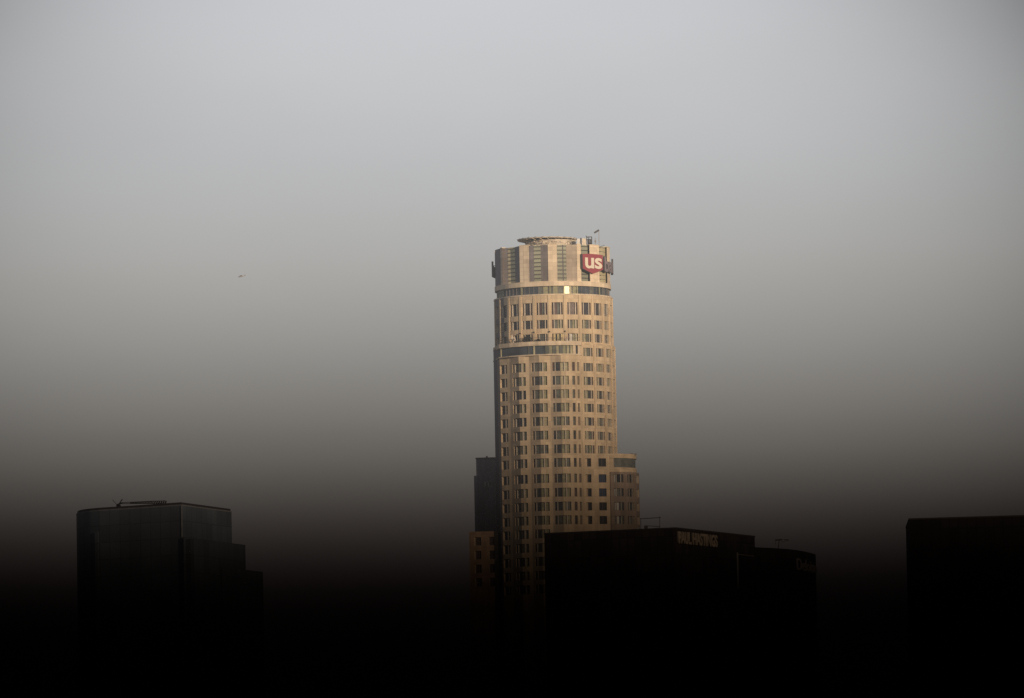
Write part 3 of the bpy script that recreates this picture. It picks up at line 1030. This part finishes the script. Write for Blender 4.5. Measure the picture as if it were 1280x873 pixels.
# curved black block further right
YD = 1800.0
dc, zDl = P2(921.5, 691.0, YD)
dd = tag(empty('curved_office_block', (dc[0], dc[1], 0)), 'low black curved office block with faint grey name sign, right of the gold lettered block', 'building')
d1 = P2(962, 700, YD + 16)[0]
low = [dc, d1, (d1[0] - 2, d1[1] + 10), (dc[0] + 1, dc[1] + 12)]
mb = MB(); mb.prism(loc(low, dc), 0, zDl, M['black_glass'], M['black_granite']); mb.build('wall', dd)
mb = MB()
mb.box((.05, -.15, zDl - 3.8), (.34, .3, 7.6), M['trim_light'])
v_ = Vector((d1[0] - dc[0], d1[1] - dc[1], 0)); vn = v_.normalized()
mb.bar(Vector((0, -.12, zDl - .35)), vn * 9 + Vector((0, -.12, zDl - .35)), .2, M['metal_grey'])
mb.build('edge_trim', dd)
e0, zE = P2(936, 684.0, YD + 14)
ePts = [e0, P2(965, 690, YD + 19)[0], P2(985, 690, YD + 24)[0], P2(996, 690, YD + 28.5)[0], P2(1004, 690, YD + 33)[0], P2(1012, 690, YD + 38.5)[0], P2(1019.5, 690, YD + 45)[0]]
mb = MB(); mb.prism(loc(ePts + [(ePts[-1][0] - 8, ePts[-1][1] + 8), (e0[0] + 1, e0[1] + 26)], dc), 0, zE, M['black_glass'], M['black_granite'])
mb.build('upper_wall', dd)
PDL = Path(loc(ePts[2:], dc))
dsg = tag(empty('wall_sign', (dc[0], dc[1], 0)), 'faint grey lettering on the right end of the curved black block', 'sign')
me = text_mesh('Deloitte', 0.012, 1.0)
zd1 = at(997, 698.4, YD + 29).z; zd0 = at(997, 713.0, YD + 29).z
ua, ub = PDL.ux(at(994.8, 700, YD + 28).x - dc[0]), PDL.L * .985
def dlf(x, y, z):
    p = PDL.pos(ua + x * (ub - ua), -(.08 + .2 * (z + .5)))
    return (p[0], p[1], zd0 + y * (zd1 - zd0))
letters('lettering', me, dlf, M['letter_grey'], dsg)
mb = MB()
mb.bar((*PDL.pos(ua, -.05), zd0 + .6), (*PDL.pos((ua + ub) / 2, -.05), zd0 + .6), .08, M['metal_dark'])
mb.bar((*PDL.pos((ua + ub) / 2, -.05), zd0 + .6), (*PDL.pos(ub, -.05), zd0 + .6), .08, M['metal_dark'])
mb.build('mounting_rail', dsg)
ab = at(973, 686, YD + 27)
an = tag(empty('roof_antenna', (ab.x, ab.y, zE - .2)), 'small dark roof antenna on the curved black block', 'antenna')
def ak(px, py):
    p = at(px, py, YD + 27)
    return Vector((p.x - ab.x, 0, p.z - (zE - .2)))
mb = MB(); mb.bar(ak(972.5, 688), ak(974, 676), .16, M['metal_dark']); mb.bar(ak(969.6, 681), ak(969.6, 675.4), .08, M['metal_dark']); mb.build('mast', an)
mb = MB(); mb.bar(ak(969, 675.4), ak(978, 674.8), .26, M['metal_dark']); mb.bar(ak(979.6, 674.6), ak(986.5, 675.2), .14, M['metal_dark'])
mb.bar(ak(976.5, 678), ak(985, 675.6), .08, M['metal_dark']); mb.build('boom', an)

# flat black block at the right edge
YR = 1700.0
r0, zR = P2(1136.4, 650.0, YR)
rb = tag(empty('flat_roofed_block', (r0[0], r0[1], 0)), 'plain black flat-roofed block cut off by the right edge of the photo', 'building')
r1 = P2(1420, 650, YR - 7)[0]
rp = [(r0[0] + .6, r0[1] + 28), r0, r1, (r1[0] + 2, r1[1] + 28)]
mb = MB(); mb.prism(loc(rp, r0), 0, zR, M['black_glass'], M['concrete']); mb.build('wall', rb)
mb = MB(); mb.ring(shrink(loc(rp, r0), -.1), zR + .002, zR + .3, .6, M['metal_dark']); mb.build('coping', rb)

# ------------------------------------------------------------------ small aircraft far away
YA = 9000.0
pa = at(302, 345.6, YA)
ac = tag(empty('light_aircraft', pa), 'tiny grey aircraft flying in the hazy sky left of the tower', 'aircraft')
mb = MB()
prof = [(-4.2, .12, .35), (-2.8, .35, .2), (-.6, .72, .0), (1.4, .78, -.05), (2.8, .6, -.15), (3.6, .3, -.2), (3.9, .06, -.2)]
rings = [[(x * -1, r * math.cos(2 * math.pi * k / 10), zc_ + r * math.sin(2 * math.pi * k / 10)) for k in range(10)] for x, r, zc_ in prof]
for a, b in zip(rings, rings[1:]):
    for k in range(10):
        mb.poly([a[k], a[(k + 1) % 10], b[(k + 1) % 10], b[k]], M['plane'])
mb.poly(rings[0], M['plane']); mb.poly(list(reversed(rings[-1])), M['plane'])
mb.build('fuselage', ac, smooth=True)
mb = MB(); mb.box((-.9, 0, .75), (1.5, 10.5, .16), M['plane']); mb.build('wing', ac)
mb = MB(); mb.poly([(4.3, 0, .4), (3.2, 0, .4), (4.0, 0, 1.9), (4.7, 0, 1.9)], M['plane']); mb.poly([(4.3, .08, .4), (4.7, .08, 1.9), (4.0, .08, 1.9), (3.2, .08, .4)], M['plane'])
mb.build('tail_fin', ac)
mb = MB(); mb.box((4.0, 0, .5), (.9, 3.4, .1), M['plane']); mb.build('tailplane', ac)
ac.rotation_euler = (0, R(-8), R(12))

# ------------------------------------------------------------------ ground
mb = MB()
mb.poly([(-40000, -6000, 0), (40000, -6000, 0), (40000, 60000, 0), (-40000, 60000, 0)], M['asphalt'])
tag(mb.build('ground'), kind='structure')

# ------------------------------------------------------------------ added dark volume in front of the skyline
# (made-up absorbing body, shaped along the view rays to darken the lower frame)
Tt = [(-140, 1.0), (0, .985), (100, .965), (200, .91), (300, .81), (350, .72), (400, .61), (450, .495), (500, .385), (550, .285), (600, .152),
      (650, .058), (700, .0155), (725, .0065), (740, .0028), (780, .0008), (830, .0003), (900, .00008)]
def lerpT(y):
    for (a, ta), (b, tb) in zip(Tt, Tt[1:]):
        if a <= y <= b:
            # smooth log interpolation
            return math.exp(math.log(ta) + (math.log(tb) - math.log(ta)) * (y - a) / (b - a))
    return Tt[-1][1]
raw = {y: -math.log(lerpT(y)) for y in range(-140, 901, 5)}
ysl = sorted(raw)
sm = {}
for i, y in enumerate(ysl):                      # smooth the profile
    k_ = range(max(0, i - 7), min(len(ysl), i + 8))
    k_ = [j for j in k_ if abs(j - i) <= min(i, len(ysl) - 1 - i)]
    sm[y] = sum(raw[ysl[j]] for j in k_) / len(k_)
SIG = 0.045   # per metre
Y0 = 1400.0
prof = []
for y in ysl:
    L_ = sm[y] / SIG
    if y == ysl[0]: L_ = 0.05
    p = at(640, y, Y0 + L_)
    prof.append((p.y, p.z))
mb = MB()
XW = 3000.0
mh = bpy.data.materials.new('added_fade')
mh.use_nodes = True
nt = mh.node_tree
nt.nodes.clear()
om = nt.nodes.new('ShaderNodeOutputMaterial')
va = nt.nodes.new('ShaderNodeVolumeAbsorption')
va.inputs['Density'].default_value = SIG
va.inputs['Color'].default_value = (0.05, 0.02, 0.0, 1)
nt.links.new(va.outputs[0], om.inputs['Volume'])
zlow = prof[-1][1]
outline = [(Y0, 0.0)] + [(Y0, prof[-1][1])] + [(Y0, z) for (yy, z) in reversed(prof[:-1])]
front = [(Y0, 0.0), (Y0, prof[0][1] + .02)]
rear = prof + [(prof[-1][0], 0.0)]
loop = front + rear                              # closed section in the y-z plane
for sx in (-1,):
    pass
n = len(loop)
for i in range(n):
    a, b = loop[i], loop[(i + 1) % n]
    mb.poly([(-XW, a[0], a[1]), (XW, a[0], a[1]), (XW, b[0], b[1]), (-XW, b[0], b[1])], mh)
mb.poly([(-XW, a[0], a[1]) for a in reversed(loop)], mh)
mb.poly([(XW, a[0], a[1]) for a in loop], mh)
hz = mb.build('added_fade_volume', None)
bm = bmesh.new(); bm.from_mesh(hz.data)
bmesh.ops.remove_doubles(bm, verts=bm.verts, dist=0.001)
bmesh.ops.recalc_face_normals(bm, faces=bm.faces)
bm.to_mesh(hz.data); bm.free()
tag(hz, 'added dark volume that darkens the lower view', kind='stuff')

# thin self-glowing haze between the blocks and the tower, emission painting in airlight
ma = bpy.data.materials.new('self_lit_haze'); ma.use_nodes = True
nt = ma.node_tree; nt.nodes.clear()
om = nt.nodes.new('ShaderNodeOutputMaterial'); va = nt.nodes.new('ShaderNodeVolumeAbsorption')
em = nt.nodes.new('ShaderNodeEmission'); ad = nt.nodes.new('ShaderNodeAddShader')
HZ = 0.00014                                     # per metre; emission standing in for daylight scattered by the haze
va.inputs['Density'].default_value = HZ; va.inputs['Color'].default_value = (0, 0, 0, 1)
em.inputs['Color'].default_value = (.62, .60, .575, 1); em.inputs['Strength'].default_value = HZ
nt.links.new(va.outputs[0], ad.inputs[0]); nt.links.new(em.outputs[0], ad.inputs[1])
nt.links.new(ad.outputs[0], om.inputs['Volume'])
mb = MB(); mb.box((0, 2045, 170), (1400, 790, 338), ma)
hz2 = mb.build('haze', None)
bm = bmesh.new(); bm.from_mesh(hz2.data)
bmesh.ops.remove_doubles(bm, verts=bm.verts, dist=0.001)
bmesh.ops.recalc_face_normals(bm, faces=bm.faces)
bm.to_mesh(hz2.data); bm.free()
tag(hz2, 'thin self-lit haze between the low blocks and the tower', kind='stuff')

# ------------------------------------------------------------------ light
EL, AZ = 9.0, 32.0
sdir = Vector((math.sin(R(AZ)) * math.cos(R(EL)), -math.cos(R(AZ)) * math.cos(R(EL)), math.sin(R(EL))))
sd = bpy.data.lights.new('sun', 'SUN')
sd.energy = 5.0
sd.angle = R(0.5)
sd.color = (1.0, 0.77, 0.52)
so = bpy.data.objects.new('sun', sd)
so.rotation_euler = sdir.to_track_quat('Z', 'Y').to_euler()
so.location = (300, -300, 600)
col.objects.link(so)

w = bpy.data.worlds.new('World')
scene.world = w
w.use_nodes = True
nt = w.node_tree
N, L = nt.nodes, nt.links
bg = N['Background']
sky = N.new('ShaderNodeTexSky')
sky.sky_type = 'NISHITA'
sky.sun_disc = False
sky.sun_elevation = R(EL)
sky.sun_rotation = R(180 - AZ)
sky.dust_density = 4.0
bg.inputs['Strength'].default_value = 0.08
L.new(sky.outputs[0], bg.inputs['Color'])
# grey overcast haze layer in front of the clear sky, a little brighter to the left of the tower
tc = N.new('ShaderNodeTexCoord')
sx = N.new('ShaderNodeSeparateXYZ'); L.new(tc.outputs['Generated'], sx.inputs[0])
zr_ = N.new('ShaderNodeValToRGB')
cr = zr_.color_ramp
cr.interpolation = 'LINEAR'
SKYK = [(873, (90, 86, 82), 1), (700, (27, 23, 22), 0), (650, (56, 51, 48), 0), (600, (84, 80, 76), 0), (550, (107, 104, 100), 0), (500, (126, 123, 119), 0),
        (450, (142, 140, 136), 0), (400, (156, 154, 150), 0), (350, (168, 166, 163), 0), (300, (176, 176, 175), 0), (200, (189, 190, 192), 0),
        (100, (199, 200, 203), 0), (0, (203, 204, 208), 0)]
def s2l(v):
    v /= 255
    return v / 12.92 if v < .04045 else ((v + .055) / 1.055) ** 2.4
stops = []
for y, c, raw_ in SKYK:
    T_ = lerpT(y) if not raw_ else .33
    if y == 873: stops.append((0.0, (.40, .36, .34))); continue
    d_ = (at(640, y, 1000) - Vector((0, 0, CAMZ))).normalized()
    g_ = 1 - .3 * (abs(y - 436.5) / 10667 / .06) ** 3
    A_ = -math.log(T_)
    tint = [math.exp(A_ * k_) for k_ in (.05 , .02, 0)]
    stops.append((d_.z, tuple(s2l(c[k]) / math.exp(-A_ * (1 - (.05, .02, 0)[k])) / g_ * 1.0 for k in range(3))))
cr.elements[0].position = 0.0; cr.elements[0].color = (*stops[0][1], 1)
cr.elements[1].position = 1.0; cr.elements[1].color = (.45, .47, .52, 1)
for p_, c_ in stops[1:]:
    e = cr.elements.new(p_); e.color = (*c_, 1)
L.new(sx.outputs['Z'], zr_.inputs[0])
# corner darkening of the view put into the sky brightness
cdir = (CM @ Vector((-.0035, 0, -1))).normalized()
df = N.new('ShaderNodeVectorMath'); df.operation = 'SUBTRACT'; L.new(tc.outputs['Generated'], df.inputs[0]); df.inputs[1].default_value = cdir
le = N.new('ShaderNodeVectorMath'); le.operation = 'LENGTH'; L.new(df.outputs[0], le.inputs[0])
dv = N.new('ShaderNodeMath'); dv.operation = 'DIVIDE'; L.new(le.outputs['Value'], dv.inputs[0]); dv.inputs[1].default_value = .06
pw = N.new('ShaderNodeMath'); pw.operation = 'POWER'; L.new(dv.outputs[0], pw.inputs[0]); pw.inputs[1].default_value = 3.6
ml = N.new('ShaderNodeMath'); ml.operation = 'MULTIPLY_ADD'; L.new(pw.outputs[0], ml.inputs[0]); ml.inputs[1].default_value = -.3; ml.inputs[2].default_value = 1.02
mn = N.new('ShaderNodeMath'); mn.operation = 'MAXIMUM'; L.new(ml.outputs[0], mn.inputs[0]); mn.inputs[1].default_value = .3
fy = N.new('ShaderNodeMapRange'); L.new(sx.outputs['Y'], fy.inputs[0])
fy.inputs[1].default_value = .9; fy.inputs[2].default_value = .2; fy.inputs[3].default_value = 0; fy.inputs[4].default_value = .45
fl = N.new('ShaderNodeMath'); fl.operation = 'ADD'; L.new(mn.outputs[0], fl.inputs[0]); L.new(fy.outputs[0], fl.inputs[1])
# faint uneven haze layers
mpn = N.new('ShaderNodeMapping'); L.new(tc.outputs['Generated'], mpn.inputs[0]); mpn.inputs['Scale'].default_value = (1, 1, 2.5)
nz = N.new('ShaderNodeTexNoise'); nz.inputs['Scale'].default_value = 16.0; nz.inputs['Detail'].default_value = 4; nz.inputs['Roughness'].default_value = .45
L.new(mpn.outputs[0], nz.inputs['Vector'])
nr = N.new('ShaderNodeMapRange'); L.new(nz.outputs[0], nr.inputs[0])
nr.inputs[1].default_value = .25; nr.inputs[2].default_value = .75; nr.inputs[3].default_value = .95; nr.inputs[4].default_value = 1.05
nm = N.new('ShaderNodeVectorMath'); nm.operation = 'SCALE'; L.new(zr_.outputs[0], nm.inputs[0]); L.new(nr.outputs[0], nm.inputs['Scale'])
bg2 = N.new('ShaderNodeBackground')
L.new(nm.outputs[0], bg2.inputs['Color']); L.new(fl.outputs[0], bg2.inputs['Strength'])
mx = N.new('ShaderNodeMixShader'); mx.inputs[0].default_value = 0.93
L.new(bg.outputs[0], mx.inputs[1]); L.new(bg2.outputs[0], mx.inputs[2])
L.new(mx.outputs[0], N['World Output'].inputs['Surface'])

# ------------------------------------------------------------------ render
scene.view_settings.view_transform = 'Standard'
scene.view_settings.look = 'None'
scene.view_settings.exposure = 0
scene.view_settings.gamma = 1
scene.render.filter_size = 1.6
scene.cycles.use_denoising = False
scene.cycles.max_bounces = 6
scene.cycles.sample_clamp_indirect = 2.0
scene.cycles.caustics_reflective = False
scene.cycles.transparent_max_bounces = 16
scene.cycles.volume_bounces = 0
